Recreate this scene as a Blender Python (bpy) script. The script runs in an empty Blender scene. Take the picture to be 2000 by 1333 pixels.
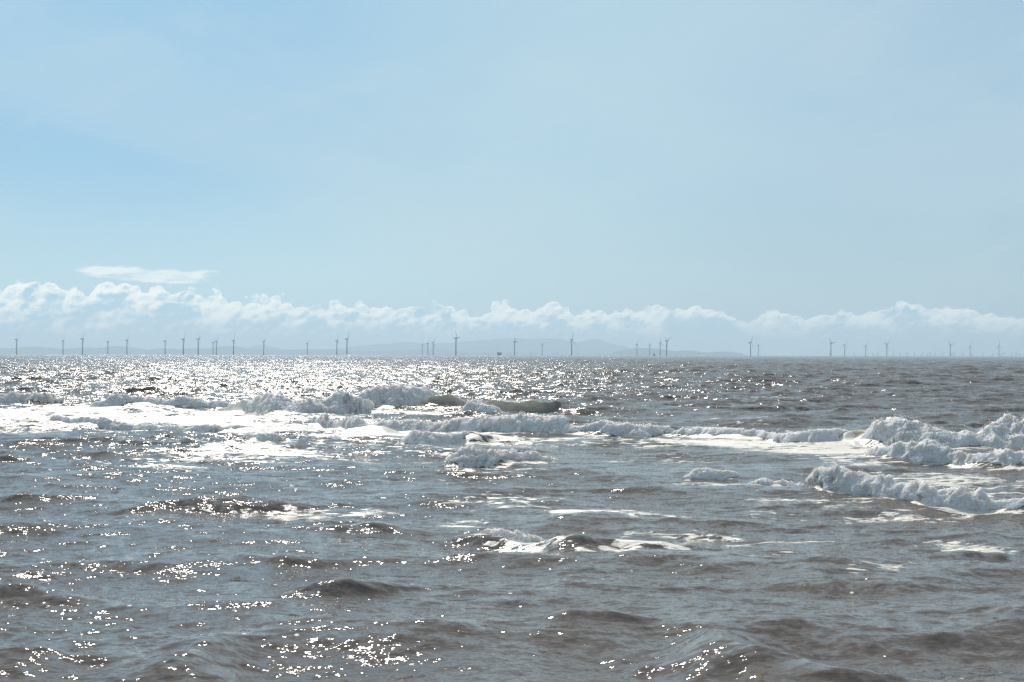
import bpy, bmesh, math, random
import numpy as np
from mathutils import Vector, Matrix, Euler

R = math.radians
scene = bpy.context.scene
COL = scene.collection

# ------------------------------------------------------------------ camera
F_PX = 2000 * 50.0 / 36.0           # focal length in photo pixels
CAM_H = 2.6
cam_d = bpy.data.cameras.new("camera")
cam_d.lens, cam_d.sensor_width = 50.0, 36.0
cam_d.clip_start, cam_d.clip_end = 0.05, 300000.0
cam = bpy.data.objects.new("camera", cam_d)
COL.objects.link(cam)
cam.location = (0, 0, CAM_H)
cam.rotation_mode = 'QUATERNION'
_rot = Matrix.Rotation(R(90) + math.atan(27.5 / F_PX), 3, 'X') @ Matrix.Rotation(R(0.115), 3, 'Z')
cam.rotation_quaternion = _rot.to_quaternion()
scene.camera = cam

# ------------------------------------------------------------------ light
SUN_EL, SUN_AZ = 42.0, -12.5         # azimuth measured clockwise from the viewing direction (+Y)
sun_dir = Vector((math.sin(R(SUN_AZ)) * math.cos(R(SUN_EL)), math.cos(R(SUN_AZ)) * math.cos(R(SUN_EL)), math.sin(R(SUN_EL))))
sl = bpy.data.lights.new("sun", 'SUN')
sl.energy, sl.angle, sl.color = 4.6, R(0.53), (1.0, 0.94, 0.85)
sun = bpy.data.objects.new("sun", sl)
COL.objects.link(sun)
sun.rotation_mode = 'QUATERNION'
sun.rotation_quaternion = sun_dir.to_track_quat('Z', 'Y')

scene.view_settings.view_transform = 'Standard'
scene.view_settings.look = 'None'
scene.view_settings.exposure = 0.0
scene.view_settings.gamma = 1.0
scene.cycles.use_denoising = True
scene.cycles.denoiser = 'OPENIMAGEDENOISE'
scene.cycles.denoising_prefilter = 'FAST'
scene.cycles.sample_clamp_direct = 24.0
scene.cycles.use_adaptive_sampling = False
scene.cycles.sample_clamp_indirect = 4.0
scene.cycles.max_bounces = 8
scene.cycles.diffuse_bounces = 2
scene.cycles.glossy_bounces = 3
scene.cycles.volume_bounces = 0


class NT:
    """small helper for writing node trees"""
    def __init__(self, tree):
        self.t = tree
        self.n, self.l = tree.nodes, tree.links

    def node(self, typ, **kw):
        nd = self.n.new(typ)
        for k, v in kw.items():
            setattr(nd, k, v)
        return nd

    def put(self, sock, v):
        if isinstance(v, bpy.types.NodeSocket):
            self.l.new(v, sock)
        elif v is not None:
            sock.default_value = v

    def m(self, op, a, b=None, c=None, clamp=False):
        nd = self.node('ShaderNodeMath', operation=op)
        nd.use_clamp = clamp
        self.put(nd.inputs[0], a)
        if b is not None: self.put(nd.inputs[1], b)
        if c is not None: self.put(nd.inputs[2], c)
        return nd.outputs[0]

    def ss(self, v, lo, hi, a=0.0, b=1.0):
        nd = self.node('ShaderNodeMapRange', interpolation_type='SMOOTHSTEP')
        for i, x in enumerate((v, lo, hi, a, b)):
            self.put(nd.inputs[i], x)
        return nd.outputs[0]

    def xyz(self, x, y, z):
        nd = self.node('ShaderNodeCombineXYZ')
        for i, v in enumerate((x, y, z)):
            self.put(nd.inputs[i], v)
        return nd.outputs[0]

    def noise(self, vec, scale, detail=4.0, rough=0.55, dist=0.0):
        nd = self.node('ShaderNodeTexNoise', noise_dimensions='3D')
        self.put(nd.inputs['Vector'], vec)
        self.put(nd.inputs['Scale'], scale)
        nd.inputs['Detail'].default_value = detail
        nd.inputs['Roughness'].default_value = rough
        nd.inputs['Distortion'].default_value = dist
        return nd.outputs[0]

    def mix(self, f, a, b, blend='MIX'):
        nd = self.node('ShaderNodeMix', data_type='RGBA', blend_type=blend)
        self.put(nd.inputs[0], f)
        self.put(nd.inputs[6], a if not isinstance(a, tuple) else (*a, 1))
        self.put(nd.inputs[7], b if not isinstance(b, tuple) else (*b, 1))
        return nd.outputs[2]

    def curve(self, v, pts, handle='AUTO'):
        nd = self.node('ShaderNodeFloatCurve')
        cu = nd.mapping.curves[0]
        while len(cu.points) < len(pts):
            cu.points.new(0.5, 0.5)
        for p, (x, y) in zip(cu.points, pts):
            p.location = (x, y)
            p.handle_type = handle
        nd.mapping.update()
        self.put(nd.inputs['Value'], v)
        return nd.outputs[0]


# ------------------------------------------------------------------ sky
world = bpy.data.worlds.new("World")
scene.world = world
world.use_nodes = True
w = NT(world.node_tree)
w.n.clear()
sky = w.node('ShaderNodeTexSky', sky_type='NISHITA')
sky.sun_disc = False
sky.sun_elevation = R(SUN_EL)
sky.sun_rotation = R(SUN_AZ)
sky.altitude = 0
sky.air_density, sky.dust_density, sky.ozone_density = 1.0, 0.6, 1.5
geo = w.node('ShaderNodeTexCoord')
sep = w.node('ShaderNodeSeparateXYZ')
w.l.new(geo.outputs['Generated'], sep.inputs[0])
dx, dy, dz = sep.outputs
el = w.m('MULTIPLY', w.m('ARCSINE', dz), 57.29578)         # elevation in degrees
az = w.m('MULTIPLY', w.m('ARCTAN2', dx, dy), 57.29578)      # azimuth in degrees
base = w.mix(1.0, sky.outputs[0], (0.86, 1.0, 1.10), 'MULTIPLY')
# a thin high veil of cloud evens the blue out; it is paler in a broad band from the lower left to the upper middle
mid = w.ss(w.m('ABSOLUTE', w.m('ADD', w.m('SUBTRACT', az, 1.0), w.m('MULTIPLY', w.m('SUBTRACT', el, 6.0), -0.35))), 16.0, 1.0)
lowb = w.ss(el, 8.5, 1.5)
tone = w.mix(w.ss(az, -16.0, 18.0), (3.05, 5.65, 7.75), (3.75, 5.60, 7.00))
tone = w.mix(w.m('MULTIPLY', mid, 0.75), tone, (4.80, 6.75, 7.60))
tone = w.mix(w.m('MULTIPLY', lowb, 0.80), tone, w.mix(w.ss(az, -12.0, 16.0), (5.7, 8.0, 8.5), (4.4, 6.0, 6.6)))
veil_n = w.noise(w.xyz(w.m('MULTIPLY', az, 0.05), w.m('MULTIPLY', w.m('ADD', el, w.m('MULTIPLY', az, 0.12)), 0.16), 3.7), 1.0, 5.0, 0.5, 0.4)
veil = w.m('MULTIPLY', w.ss(veil_n, 0.40, 0.66), 0.40)
tone = w.mix(veil, tone, (5.3, 6.9, 7.6))
wisp = w.noise(w.xyz(w.m('MULTIPLY', w.m('ADD', az, w.m('MULTIPLY', el, 0.8)), 0.09), w.m('MULTIPLY', w.m('SUBTRACT', el, w.m('MULTIPLY', az, 0.35)), 0.42), 9.1), 1.0, 6.0, 0.6, 0.6)
tone = w.mix(w.m('MULTIPLY', w.ss(wisp, 0.48, 0.70), 0.18), tone, (5.8, 7.2, 7.7))
tone = w.mix(w.ss(el, 16.0, 40.0), tone, (4.3, 5.3, 6.2))
base = w.mix(w.ss(el, 60.0, 16.0, 0.70, 0.92), base, tone)


def sky_pt(px, py):
    return math.degrees(math.atan((px - 1000) / F_PX)), math.degrees(math.atan((694 - py) / F_PX))


top_px = [(-700, 590), (-300, 575), (-150, 580), (0, 566), (45, 561), (100, 569), (150, 571), (180, 559), (215, 553), (245, 560), (285, 574), (305, 569), (350, 577),
          (420, 579), (520, 588), (620, 597), (700, 601), (760, 604), (815, 606), (860, 602), (930, 606), (970, 598), (1010, 604), (1085, 601), (1150, 610),
          (1250, 608), (1310, 603), (1350, 601), (1400, 603), (1422, 612), (1440, 624), (1500, 616), (1600, 614), (1690, 612), (1740, 600), (1790, 596),
          (1815, 607), (1880, 602), (1915, 610), (1990, 622), (2100, 628), (2400, 610), (2700, 625)]
AZ0, AZ1 = -34.0, 34.0
pts = []
for px, py in top_px:
    a, e = sky_pt(px, py)
    pts.append(((a - AZ0) / (AZ1 - AZ0), e / 4.0))
az_u = w.m('DIVIDE', w.m('SUBTRACT', az, AZ0), AZ1 - AZ0)
cloud_top = w.m('MULTIPLY', w.curve(az_u, pts), 4.0)


def cloud_noise(da, de, sc=1.0):
    v = w.xyz(w.m('MULTIPLY', w.m('ADD', az, da), 0.75), w.m('MULTIPLY', w.m('ADD', el, de), 1.0), 11.3)
    return w.noise(v, 1.6 * sc, 8.0, 0.56, 0.25)


n0 = cloud_noise(0, 0, 0.55)
n1 = cloud_noise(0.16, -0.18, 0.55)                         # a step away from the sun
fine = cloud_noise(3.0, 1.0, 2.8)


def puff(da, de):
    """heaped cumulus: rounded cells of three sizes"""
    wob = w.m('MULTIPLY', w.m('SUBTRACT', n0, 0.5), 0.9)
    tot = None
    for sc, wt, zz in ((0.85, 0.58, 1.0), (2.3, 0.42, 4.0)):
        nd = w.node('ShaderNodeTexVoronoi', feature='SMOOTH_F1', voronoi_dimensions='2D')
        w.put(nd.inputs['Vector'], w.xyz(w.m('ADD', w.m('ADD', az, da), wob), w.m('ADD', w.m('MULTIPLY', w.m('ADD', el, de), 1.25), w.m('MULTIPLY_ADD', wob, 0.6, zz)), 0.0))
        nd.inputs['Scale'].default_value = sc
        nd.inputs['Smoothness'].default_value = 0.35
        v = w.m('MULTIPLY', w.m('SUBTRACT', 1.0, nd.outputs['Distance']), wt)
        tot = v if tot is None else w.m('ADD', tot, v)
    return tot


p0 = puff(0.0, 0.0)
p1 = puff(0.07, -0.10)
depth = w.m('ADD', w.m('SUBTRACT', cloud_top, el), w.m('MULTIPLY', w.m('SUBTRACT', p0, 0.58), w.ss(az, 15.0, 3.0, 0.55, 1.1)))
cov = w.ss(depth, -0.02, 0.07)
fine1 = cloud_noise(3.05, 0.94, 2.8)
relief = w.m('ADD', w.m('MULTIPLY', w.m('SUBTRACT', p1, p0), 2.0), w.m('MULTIPLY', w.m('SUBTRACT', fine1, fine), 1.2))
crown = w.ss(w.m('ADD', w.m('SUBTRACT', depth, w.m('MULTIPLY', w.m('SUBTRACT', n0, 0.5), 4.2)), w.m('MULTIPLY', w.m('SUBTRACT', fine, 0.5), 0.9)), 1.05, 0.10)
body = w.m('MULTIPLY', w.ss(w.m('ADD', n0, w.m('MULTIPLY', w.m('SUBTRACT', fine, 0.5), 0.35)), 0.44, 0.66), 0.75)
lit = w.m('ADD', w.m('MAXIMUM', w.m('MULTIPLY', crown, 0.85), body), relief, clamp=True)
cl_col = w.mix(lit, (4.7, 7.0, 8.3), (12.2, 12.2, 11.1))
ga, ge = sky_pt(1365, 634)
gx = w.m('DIVIDE', w.m('SUBTRACT', az, ga), 1.7)
gy = w.m('DIVIDE', w.m('SUBTRACT', el, ge), 0.42)
clump = w.ss(w.m('ADD', w.m('ADD', w.m('MULTIPLY', gx, gx), w.m('MULTIPLY', gy, gy)), w.m('MULTIPLY', w.m('SUBTRACT', n0, 0.5), 2.0)), 1.0, 0.3)
cl_col = w.mix(w.m('MULTIPLY', clump, 0.85), cl_col, (4.3, 6.5, 7.9))
low = w.ss(el, 1.5, 0.2)
cl_col = w.mix(w.m('MULTIPLY', low, 0.8), cl_col, (6.3, 7.6, 7.9))
alpha = w.m('MULTIPLY', cov, w.m('SUBTRACT', 0.95, w.m('MULTIPLY', w.ss(az, 0.0, 12.0), 0.15)))
colr = w.mix(alpha, base, cl_col)
# the single flat cloud above the bank on the left
ca, ce = sky_pt(300, 544)
ea = w.m('DIVIDE', w.m('SUBTRACT', az, ca), 3.0)
ee = w.m('DIVIDE', w.m('SUBTRACT', el, w.m('ADD', ce, w.m('MULTIPLY', ea, -0.10))), 0.36)
rr = w.m('ADD', w.m('MULTIPLY', ea, ea), w.m('MULTIPLY', ee, ee))
n2 = w.noise(w.xyz(w.m('MULTIPLY', az, 0.6), w.m('MULTIPLY', el, 2.2), 5.0), 1.5, 6.0, 0.55)
c2 = w.ss(w.m('ADD', w.m('SUBTRACT', 1.0, rr), w.m('MULTIPLY', w.m('SUBTRACT', n2, 0.5), 2.6)), 0.05, 0.75)
colr = w.mix(w.m('MULTIPLY', c2, 0.9), colr, w.mix(w.ss(n2, 0.35, 0.6), (7.6, 9.0, 9.3), (10.2, 10.8, 10.4)))
bg = w.node('ShaderNodeBackground')
bg.inputs['Strength'].default_value = 0.1
w.l.new(colr, bg.inputs['Color'])
wo = w.node('ShaderNodeOutputWorld')
w.l.new(bg.outputs[0], wo.inputs['Surface'])


# ------------------------------------------------------------------ helpers
def tag(o, label=None, cat=None, group=None, kind=None):
    if label: o['label'] = label
    if cat: o['category'] = cat
    if group: o['group'] = group
    if kind: o['kind'] = kind
    return o


def material(name, col, rough=0.6, spec=0.3):
    mt = bpy.data.materials.new(name)
    mt.use_nodes = True
    t = NT(mt.node_tree)
    b = mt.node_tree.nodes['Principled BSDF']
    tc = t.node('ShaderNodeTexCoord')
    n = t.noise(tc.outputs['Object'], 0.35, 5.0, 0.6)
    c = t.mix(t.m('MULTIPLY', n, 0.5), col, tuple(x * 0.7 for x in col))
    t.l.new(c, b.inputs['Base Color'])
    b.inputs['Roughness'].default_value = rough
    b.inputs['Specular IOR Level'].default_value = spec
    return mt


def mesh_obj(name, verts, faces, mt, parent=None, smooth=False):
    me = bpy.data.meshes.new(name)
    me.from_pydata(verts, [], faces)
    me.update()
    if smooth:
        me.shade_smooth()
    else:
        me.shade_flat()
    me.materials.append(mt)
    o = bpy.data.objects.new(name, me)
    COL.objects.link(o)
    o.parent = parent
    return o


def bm_obj(name, bm, mt, parent=None, smooth=False):
    me = bpy.data.meshes.new(name)
    bm.to_mesh(me)
    bm.free()
    (me.shade_smooth if smooth else me.shade_flat)()
    me.materials.append(mt)
    o = bpy.data.objects.new(name, me)
    COL.objects.link(o)
    o.parent = parent
    return o


def empty(name, loc=(0, 0, 0), rz=0.0):
    o = bpy.data.objects.new(name, None)
    o.empty_display_size = 1.0
    COL.objects.link(o)
    o.location = loc
    o.rotation_euler = (0, 0, rz)
    return o


def add_lathe(bm, prof, seg=16, mat=Matrix.Identity(4)):
    """prof: list of (radius, z)"""
    rings = []
    for r, z in prof:
        rings.append([bm.verts.new(mat @ Vector((r * math.cos(2 * math.pi * k / seg), r * math.sin(2 * math.pi * k / seg), z))) for k in range(seg)])
    for a, b in zip(rings, rings[1:]):
        for k in range(seg):
            bm.faces.new((a[k], a[(k + 1) % seg], b[(k + 1) % seg], b[k]))
    bm.faces.new(rings[0][::-1])
    bm.faces.new(rings[-1])


def add_box(bm, c, s, taper=1.0, mat=Matrix.Identity(4)):
    x, y, z = s[0] / 2, s[1] / 2, s[2] / 2
    vs = []
    for k, tz in ((1.0, -z), (taper, z)):
        for sx, sy in ((-1, -1), (1, -1), (1, 1), (-1, 1)):
            vs.append(bm.verts.new(mat @ Vector((c[0] + sx * x * k, c[1] + sy * y * k, c[2] + tz))))
    for f in ((3, 2, 1, 0), (4, 5, 6, 7), (0, 1, 5, 4), (1, 2, 6, 5), (2, 3, 7, 6), (3, 0, 4, 7)):
        bm.faces.new([vs[i] for i in f])


def add_bar(bm, a, b, r, seg=8):
    a, b = Vector(a), Vector(b)
    q = (b - a).to_track_quat('Z', 'Y').to_matrix().to_4x4()
    add_lathe(bm, [(r, 0), (r, (b - a).length)], seg, Matrix.Translation(a) @ q)


ROT = np.array(_rot)


def ground(px, py):
    """photo pixel -> point on the flat sea surface"""
    v = ROT @ np.array([(px - 1000) / F_PX, (666.5 - py) / F_PX, -1.0])
    t = -CAM_H / v[2]
    return v[0] * t, v[1] * t


def at_dist(px, D):
    """point of the sea at forward distance D in the column of a photo pixel (near the horizon)"""
    v = ROT @ np.array([(px - 1000) / F_PX, -27.5 / F_PX, -1.0])
    return v[0] / v[1] * D, D


# ------------------------------------------------------------------ numpy noise
def _hash(ix, iy, iz, seed):
    h = (ix.astype(np.uint32) * np.uint32(374761393) + iy.astype(np.uint32) * np.uint32(668265263)
         + iz.astype(np.uint32) * np.uint32(2147483647) + np.uint32(seed * 974711 % 4294967295))
    h = (h ^ (h >> np.uint32(13))) * np.uint32(1274126177)
    h = (h ^ (h >> np.uint32(16))) * np.uint32(2246822519)
    return ((h ^ (h >> np.uint32(15))) & np.uint32(0xffffff)).astype(np.float32) / np.float32(8388607.5) - 1.0


def vnoise(x, y, z, seed=0):
    """smooth value noise in -1..1"""
    x, y, z = (np.asarray(a, np.float32) for a in (x, y, z))
    fx, fy, fz = np.floor(x), np.floor(y), np.floor(z)
    ix, iy, iz = (f.astype(np.int64) for f in (fx, fy, fz))
    u, v, t = x - fx, y - fy, z - fz
    u, v, t = (a * a * a * (a * (a * 6 - 15) + 10) for a in (u, v, t))
    out = 0
    for i in (0, 1):
        for j in (0, 1):
            for k in (0, 1):
                wgt = (u if i else 1 - u) * (v if j else 1 - v) * (t if k else 1 - t)
                out = out + wgt * _hash(ix + i, iy + j, iz + k, seed)
    return out


def fbm(x, y, z, octv=4, seed=0, gain=0.5):
    s, a, f = 0, 1.0, 1.0
    for o in range(octv):
        s = s + a * vnoise(x * f + o * 17.3, y * f - o * 9.1, z * f + o * 4.7, seed + o)
        a *= gain
        f *= 2.03
    return s


# ------------------------------------------------------------------ waves that stand out in the photograph
# water crests: ([(photo x, y of the foot of the front, height in px)], front width / height, back width / height, forward lean)
CRESTS = [
    ([(895, 806, 2), (925, 806, 14), (955, 806, 26), (985, 806, 21), (1012, 806, 20), (1036, 806, 24), (1056, 806, 20), (1080, 805, 13), (1110, 803, 8), (1160, 800, 4), (1240, 797, 1)], 0.9, 1.4, 0.3),
    ([(845, 800, 18), (890, 800, 21), (925, 798, 6)], 0.9, 1.4, 0.4),
    ([(425, 800, 4), (455, 803, 22), (485, 806, 27), (520, 806, 20)], 0.9, 1.4, 0.4),
    ([(660, 858, 2), (700, 858, 22), (745, 858, 22), (800, 856, 5)], 1.6, 3.5, 0.0),
    ([(885, 868, 18), (930, 868, 20), (970, 866, 10), (1010, 866, 2)], 1.4, 3.5, 0.0),
    ([(880, 898, 8), (920, 900, 22), (960, 898, 14), (1000, 895, 4)], 1.4, 3.5, 0.0),
    ([(1570, 866, 6), (1640, 868, 20), (1690, 868, 24), (1720, 870, 12)], 1.1, 1.6, 0.3),
    ([(210, 1000, 4), (280, 1000, 22), (350, 1000, 38), (430, 1000, 44), (500, 1000, 38), (570, 995, 18), (640, 990, 3)], 1.9, 4.0, 0.0),
    ([(850, 1055, 6), (950, 1066, 38), (1050, 1076, 42), (1200, 1078, 42), (1300, 1074, 32), (1400, 1070, 16), (1480, 1066, 2)], 1.5, 4.0, 0.1),
    ([(540, 1035, 2), (650, 1042, 22), (720, 1044, 36), (780, 1042, 24), (860, 1040, 3)], 2.0, 4.0, 0.0),
    ([(420, 1085, 2), (500, 1100, 22), (560, 1106, 30), (640, 1104, 16), (720, 1100, 2)], 2.2, 4.5, 0.0),
    ([(540, 1160, 2), (620, 1172, 38), (680, 1174, 54), (740, 1168, 38), (840, 1152, 4)], 2.0, 4.0, 0.0),
    ([(1180, 1290, 2), (1320, 1325, 55), (1420, 1338, 112), (1500, 1345, 104), (1600, 1350, 70), (1720, 1350, 34), (1840, 1340, 2)], 2.0, 4.0, 0.0),
    ([(-120, 1340, 50), (0, 1345, 75), (150, 1350, 48), (250, 1352, 72), (330, 1355, 108), (420, 1352, 74), (540, 1345, 8)], 2.0, 4.0, 0.0),
    ([(1500, 1140, 2), (1640, 1152, 36), (1740, 1156, 50), (1850, 1150, 38), (1980, 1140, 6)], 2.2, 4.5, 0.0),
    ([(1030, 1226, 2), (1150, 1236, 42), (1230, 1232, 30), (1320, 1220, 2)], 2.2, 4.5, 0.0),
    ([(-80, 1180, 30), (60, 1184, 40), (150, 1188, 20), (220, 1186, 2)], 2.2, 4.5, 0.0),
    ([(1770, 1086, 2), (1860, 1092, 32), (1940, 1092, 28), (2060, 1088, 8)], 2.0, 4.0, 0.0),
    ([(1330, 770, 2), (1420, 771, 7), (1500, 770, 9), (1560, 768, 2)], 2.0, 4.0, 0.0),
    ([(1290, 800, 2), (1450, 804, 10), (1580, 802, 13), (1650, 800, 2)], 2.0, 4.0, 0.0),
    ([(1560, 812, 2), (1700, 806, 8), (1850, 805, 10), (2040, 802, 8)], 2.0, 4.0, 0.0),
    ([(-100, 905, 8), (20, 910, 14), (100, 906, 3)], 1.8, 3.5, 0.0),
    ([(-60, 978, 10), (30, 982, 18), (120, 980, 12), (200, 975, 2)], 2.0, 4.0, 0.0),
]
# foaming breakers, one object each: (label, [(photo x, y of the foot, height in px)])
BREAKERS = [
    ("foaming breaker at the left edge of the sea, nearest the left side of the photo", [(-120, 790, 14), (-60, 790, 20), (0, 791, 25), (60, 790, 27), (110, 789, 16), (138, 786, 2)]),
    ("long low ragged foam crest running left of the tallest churning breaker", [(165, 797, 2), (200, 798, 18), (260, 796, 20), (330, 796, 15), (400, 797, 14), (445, 798, 11), (475, 798, 2)]),
    ("thin flat line of foam washing in front of the low crest at left", [(60, 822, 2), (110, 826, 8), (180, 831, 13), (260, 836, 16), (340, 840, 14), (430, 838, 10), (520, 836, 2)]),
    ("tall churning mass of white foam left of the brown curling wave", [(476, 806, 6), (496, 812, 34), (525, 816, 52), (580, 816, 52), (640, 815, 52), (690, 812, 46), (725, 806, 26), (745, 802, 4)]),
    ("rounded foam hump between the churning white mass and the brown curling wave", [(685, 800, 10), (730, 800, 28), (785, 800, 36), (830, 798, 31), (870, 796, 15), (900, 791, 2)]),
    ("small burst of white foam spilling from the left end of brown curling wave", [(886, 806, 3), (905, 808, 19), (930, 809, 31), (950, 809, 23), (972, 809, 14), (1000, 808, 3)]),
    ("very long narrow foam line stretching across the middle of the sea", [(590, 822, 2), (640, 830, 16), (700, 839, 27), (760, 839, 27), (840, 841, 27), (900, 843, 27), (980, 847, 29), (1060, 847, 31), (1120, 849, 29), (1180, 851, 25), (1250, 853, 25), (1300, 851, 29), (1340, 853, 20), (1400, 857, 20), (1440, 859, 17), (1490, 862, 13), (1520, 866, 15), (1580, 868, 20), (1640, 867, 19), (1700, 866, 3)]),
    ("large white breaker at the right edge, upper of two stacked foam rows", [(1680, 873, 8), (1700, 876, 42), (1740, 878, 60), (1790, 878, 54), (1850, 878, 53), (1920, 876, 47), (2000, 876, 45), (2090, 878, 42), (2200, 880, 40)]),
    ("thick white foam bank at the right edge, lower of two stacked foam rows", [(1675, 893, 2), (1720, 899, 24), (1780, 904, 35), (1840, 908, 38), (1870, 912, 35), (1930, 917, 42), (2000, 920, 40), (2090, 922, 38), (2200, 924, 36)]),
    ("short patchy foam crest just below the long foam line, beside a glittering dark hump", [(780, 866, 3), (805, 869, 22), (850, 870, 28), (900, 867, 21), (935, 863, 3)]),
    ("compact foam crest in the middle of the sea, below the long foam line", [(862, 911, 4), (885, 914, 24), (930, 915, 36), (980, 912, 29), (1030, 906, 20), (1080, 901, 9), (1105, 898, 2)]),
    ("small isolated foam cap left of the long breaker at lower right", [(1332, 931, 3), (1360, 930, 18), (1400, 929, 14), (1455, 926, 3)]),
    ("thin foam lip leading into the left end of the lower right breaker", [(1452, 944, 2), (1490, 944, 13), (1530, 944, 9), (1590, 950, 4)]),
    ("long sloping foam breaker at lower right, nearest the camera", [(1566, 956, 4), (1585, 964, 24), (1620, 970, 34), (1680, 977, 38), (1740, 985, 38), (1800, 994, 40), (1860, 999, 40), (1920, 1003, 36), (1960, 1005, 25), (2000, 1007, 28), (2090, 1012, 26), (2200, 1016, 24)]),
    ("small foam splash spilling over a brown crest low in the centre", [(922, 1051, 3), (945, 1054, 24), (980, 1056, 28), (1020, 1056, 20), (1060, 1052, 9), (1085, 1049, 2)]),
    ("little sparkling foam patch below the churning mass, left of centre", [(445, 862, 2), (475, 866, 10), (505, 868, 16), (540, 866, 12), (575, 862, 2)]),
]
# flat foam lying on the water: (photo x, y, half width, half height, amount)
PATCHES = [
    (300, 818, 460, 22, 0.62), (520, 838, 330, 12, 0.50), (100, 800, 170, 10, 0.5), (-80, 818, 200, 20, 0.8), (760, 852, 280, 9, 0.7), (1080, 862, 320, 9, 0.6),
    (560, 804, 120, 22, 0.9), (830, 806, 100, 5, 0.5), (1400, 868, 200, 9, 0.55), (1600, 878, 150, 14, 0.75), (1680, 900, 90, 12, 0.6), (1860, 935, 260, 14, 0.55),
    (1900, 960, 200, 12, 0.5), (1480, 842, 160, 12, 0.4), (1420, 818, 120, 6, 0.45), (960, 925, 180, 12, 0.45), (700, 880, 420, 18, 0.32), (500, 880, 160, 14, 0.45),
    (1300, 900, 200, 12, 0.3), (1420, 950, 130, 12, 0.5), (1200, 1001, 70, 7, 1.0), (1100, 1003, 40, 6, 0.8), (1330, 1012, 150, 7, 0.5), (1215, 1086, 36, 10, 0.95),
    (1280, 1072, 130, 9, 0.6), (1050, 1068, 130, 18, 0.55), (1700, 1010, 330, 12, 0.42), (1450, 1045, 260, 14, 0.4), (1860, 1060, 60, 16, 0.5), (1930, 1075, 70, 10, 0.5),
    (1750, 1118, 120, 14, 0.38), (620, 1000, 300, 10, 0.3), (980, 985, 250, 12, 0.33), (300, 905, 320, 20, 0.28), (900, 1020, 60, 14, 0.5), (1560, 780, 120, 5, 0.35),
    (1500, 1085, 250, 14, 0.3), (1620, 985, 180, 8, 0.4),
]


def solve_line(pts, k):
    """photo points -> world x, y of the ridge, height in metres (k: front width over height)"""
    X, Y, H = [], [], []
    for px, py, hp in pts:
        gx, gy = ground(px, py)
        d = math.hypot(gx, gy)
        yt = (py - hp) - (694 + (px - 1000) * 0.002)
        h = max(0.005, (CAM_H - yt * gy / F_PX) / (1 + k * yt / F_PX))
        X.append(gx * (gy + k * h) / gy)
        Y.append(gy + k * h)
        H.append(h)
    return np.array(X), np.array(Y), np.array(H)


def smooth_interp(x, xp, fp):
    """monotone cubic-like interpolation"""
    i = np.clip(np.searchsorted(xp, x) - 1, 0, len(xp) - 2)
    t = np.clip((x - xp[i]) / (xp[i + 1] - xp[i]), 0, 1)
    m = np.gradient(fp, xp)
    dxp = xp[i + 1] - xp[i]
    t2, t3 = t * t, t * t * t
    return (2 * t3 - 3 * t2 + 1) * fp[i] + (t3 - 2 * t2 + t) * dxp * m[i] + (-2 * t3 + 3 * t2) * fp[i + 1] + (t3 - t2) * dxp * m[i + 1]


# ------------------------------------------------------------------ wave spectrum
rng = np.random.default_rng(12)
WAVES = []           # kx, ky, amplitude, phase, choppiness, band
for band, (l0, l1, n, spread, slope, q) in enumerate([(6.0, 15.0, 16, 0.40, 0.050, 0.8), (1.8, 6.0, 34, 0.45, 0.115, 0.9),
                                                       (0.55, 1.8, 40, 0.65, 0.135, 0.8), (0.14, 0.55, 44, 0.9, 0.13, 0.5)]):
    for i in range(n):
        lam = l0 * (l1 / l0) ** ((i + rng.random()) / n)
        th = R(-96) + rng.normal() * spread
        kk = 2 * math.pi / lam
        WAVES.append((kk * math.cos(th), kk * math.sin(th), slope * math.sqrt(2 / n) / kk, rng.random() * 6.283, q, band, lam))


def sea_disp(x, y, cell, bands=(0, 1, 2, 3)):
    """displacement of the sea at rest position x, y (float32 arrays); cell: local mesh spacing"""
    x = x.astype(np.float32); y = y.astype(np.float32)
    r = np.sqrt(x * x + y * y)
    gust = np.clip(1.0 + 0.75 * vnoise(x / 9.0, y / 14.0, r * 0 + 0.3, 5) + 0.4 * vnoise(x / 3.1, y / 4.2, r * 0 + 0.7, 6), 0.15, 2.2)
    far = np.clip((r - 25.0) / 90.0, 0, 1)
    g = [0.46 + 1.0 * far, 0.66 + 0.8 * far, (0.55 + 0.72 * far) * gust, (0.58 + 0.45 * far) * gust]
    ox = np.zeros_like(x); oy = np.zeros_like(x); oz = np.zeros_like(x)
    for kx, ky, a, ph, q, band, lam in WAVES:
        if band not in bands:
            continue
        f = np.clip((lam / np.maximum(cell, 1e-6) - 1.5) / 1.5, 0, 1) * g[band]
        idx = np.nonzero(f > 0.001)[0] if f.ndim == 1 else None
        if idx is not None and len(idx) < len(x) * 0.9:
            if len(idx) == 0:
                continue
            p = np.float32(kx) * x[idx] + np.float32(ky) * y[idx] + np.float32(ph)
            am = np.float32(a) * f[idx]
            s, c = np.sin(p), np.cos(p)
            kl = math.hypot(kx, ky)
            ox[idx] -= np.float32(q * kx / kl) * am * s
            oy[idx] -= np.float32(q * ky / kl) * am * s
            oz[idx] += am * c
        else:
            p = np.float32(kx) * x + np.float32(ky) * y + np.float32(ph)
            am = np.float32(a) * f
            s, c = np.sin(p), np.cos(p)
            kl = math.hypot(kx, ky)
            ox -= np.float32(q * kx / kl) * am * s
            oy -= np.float32(q * ky / kl) * am * s
            oz += am * c
    return ox, oy, oz


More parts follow.
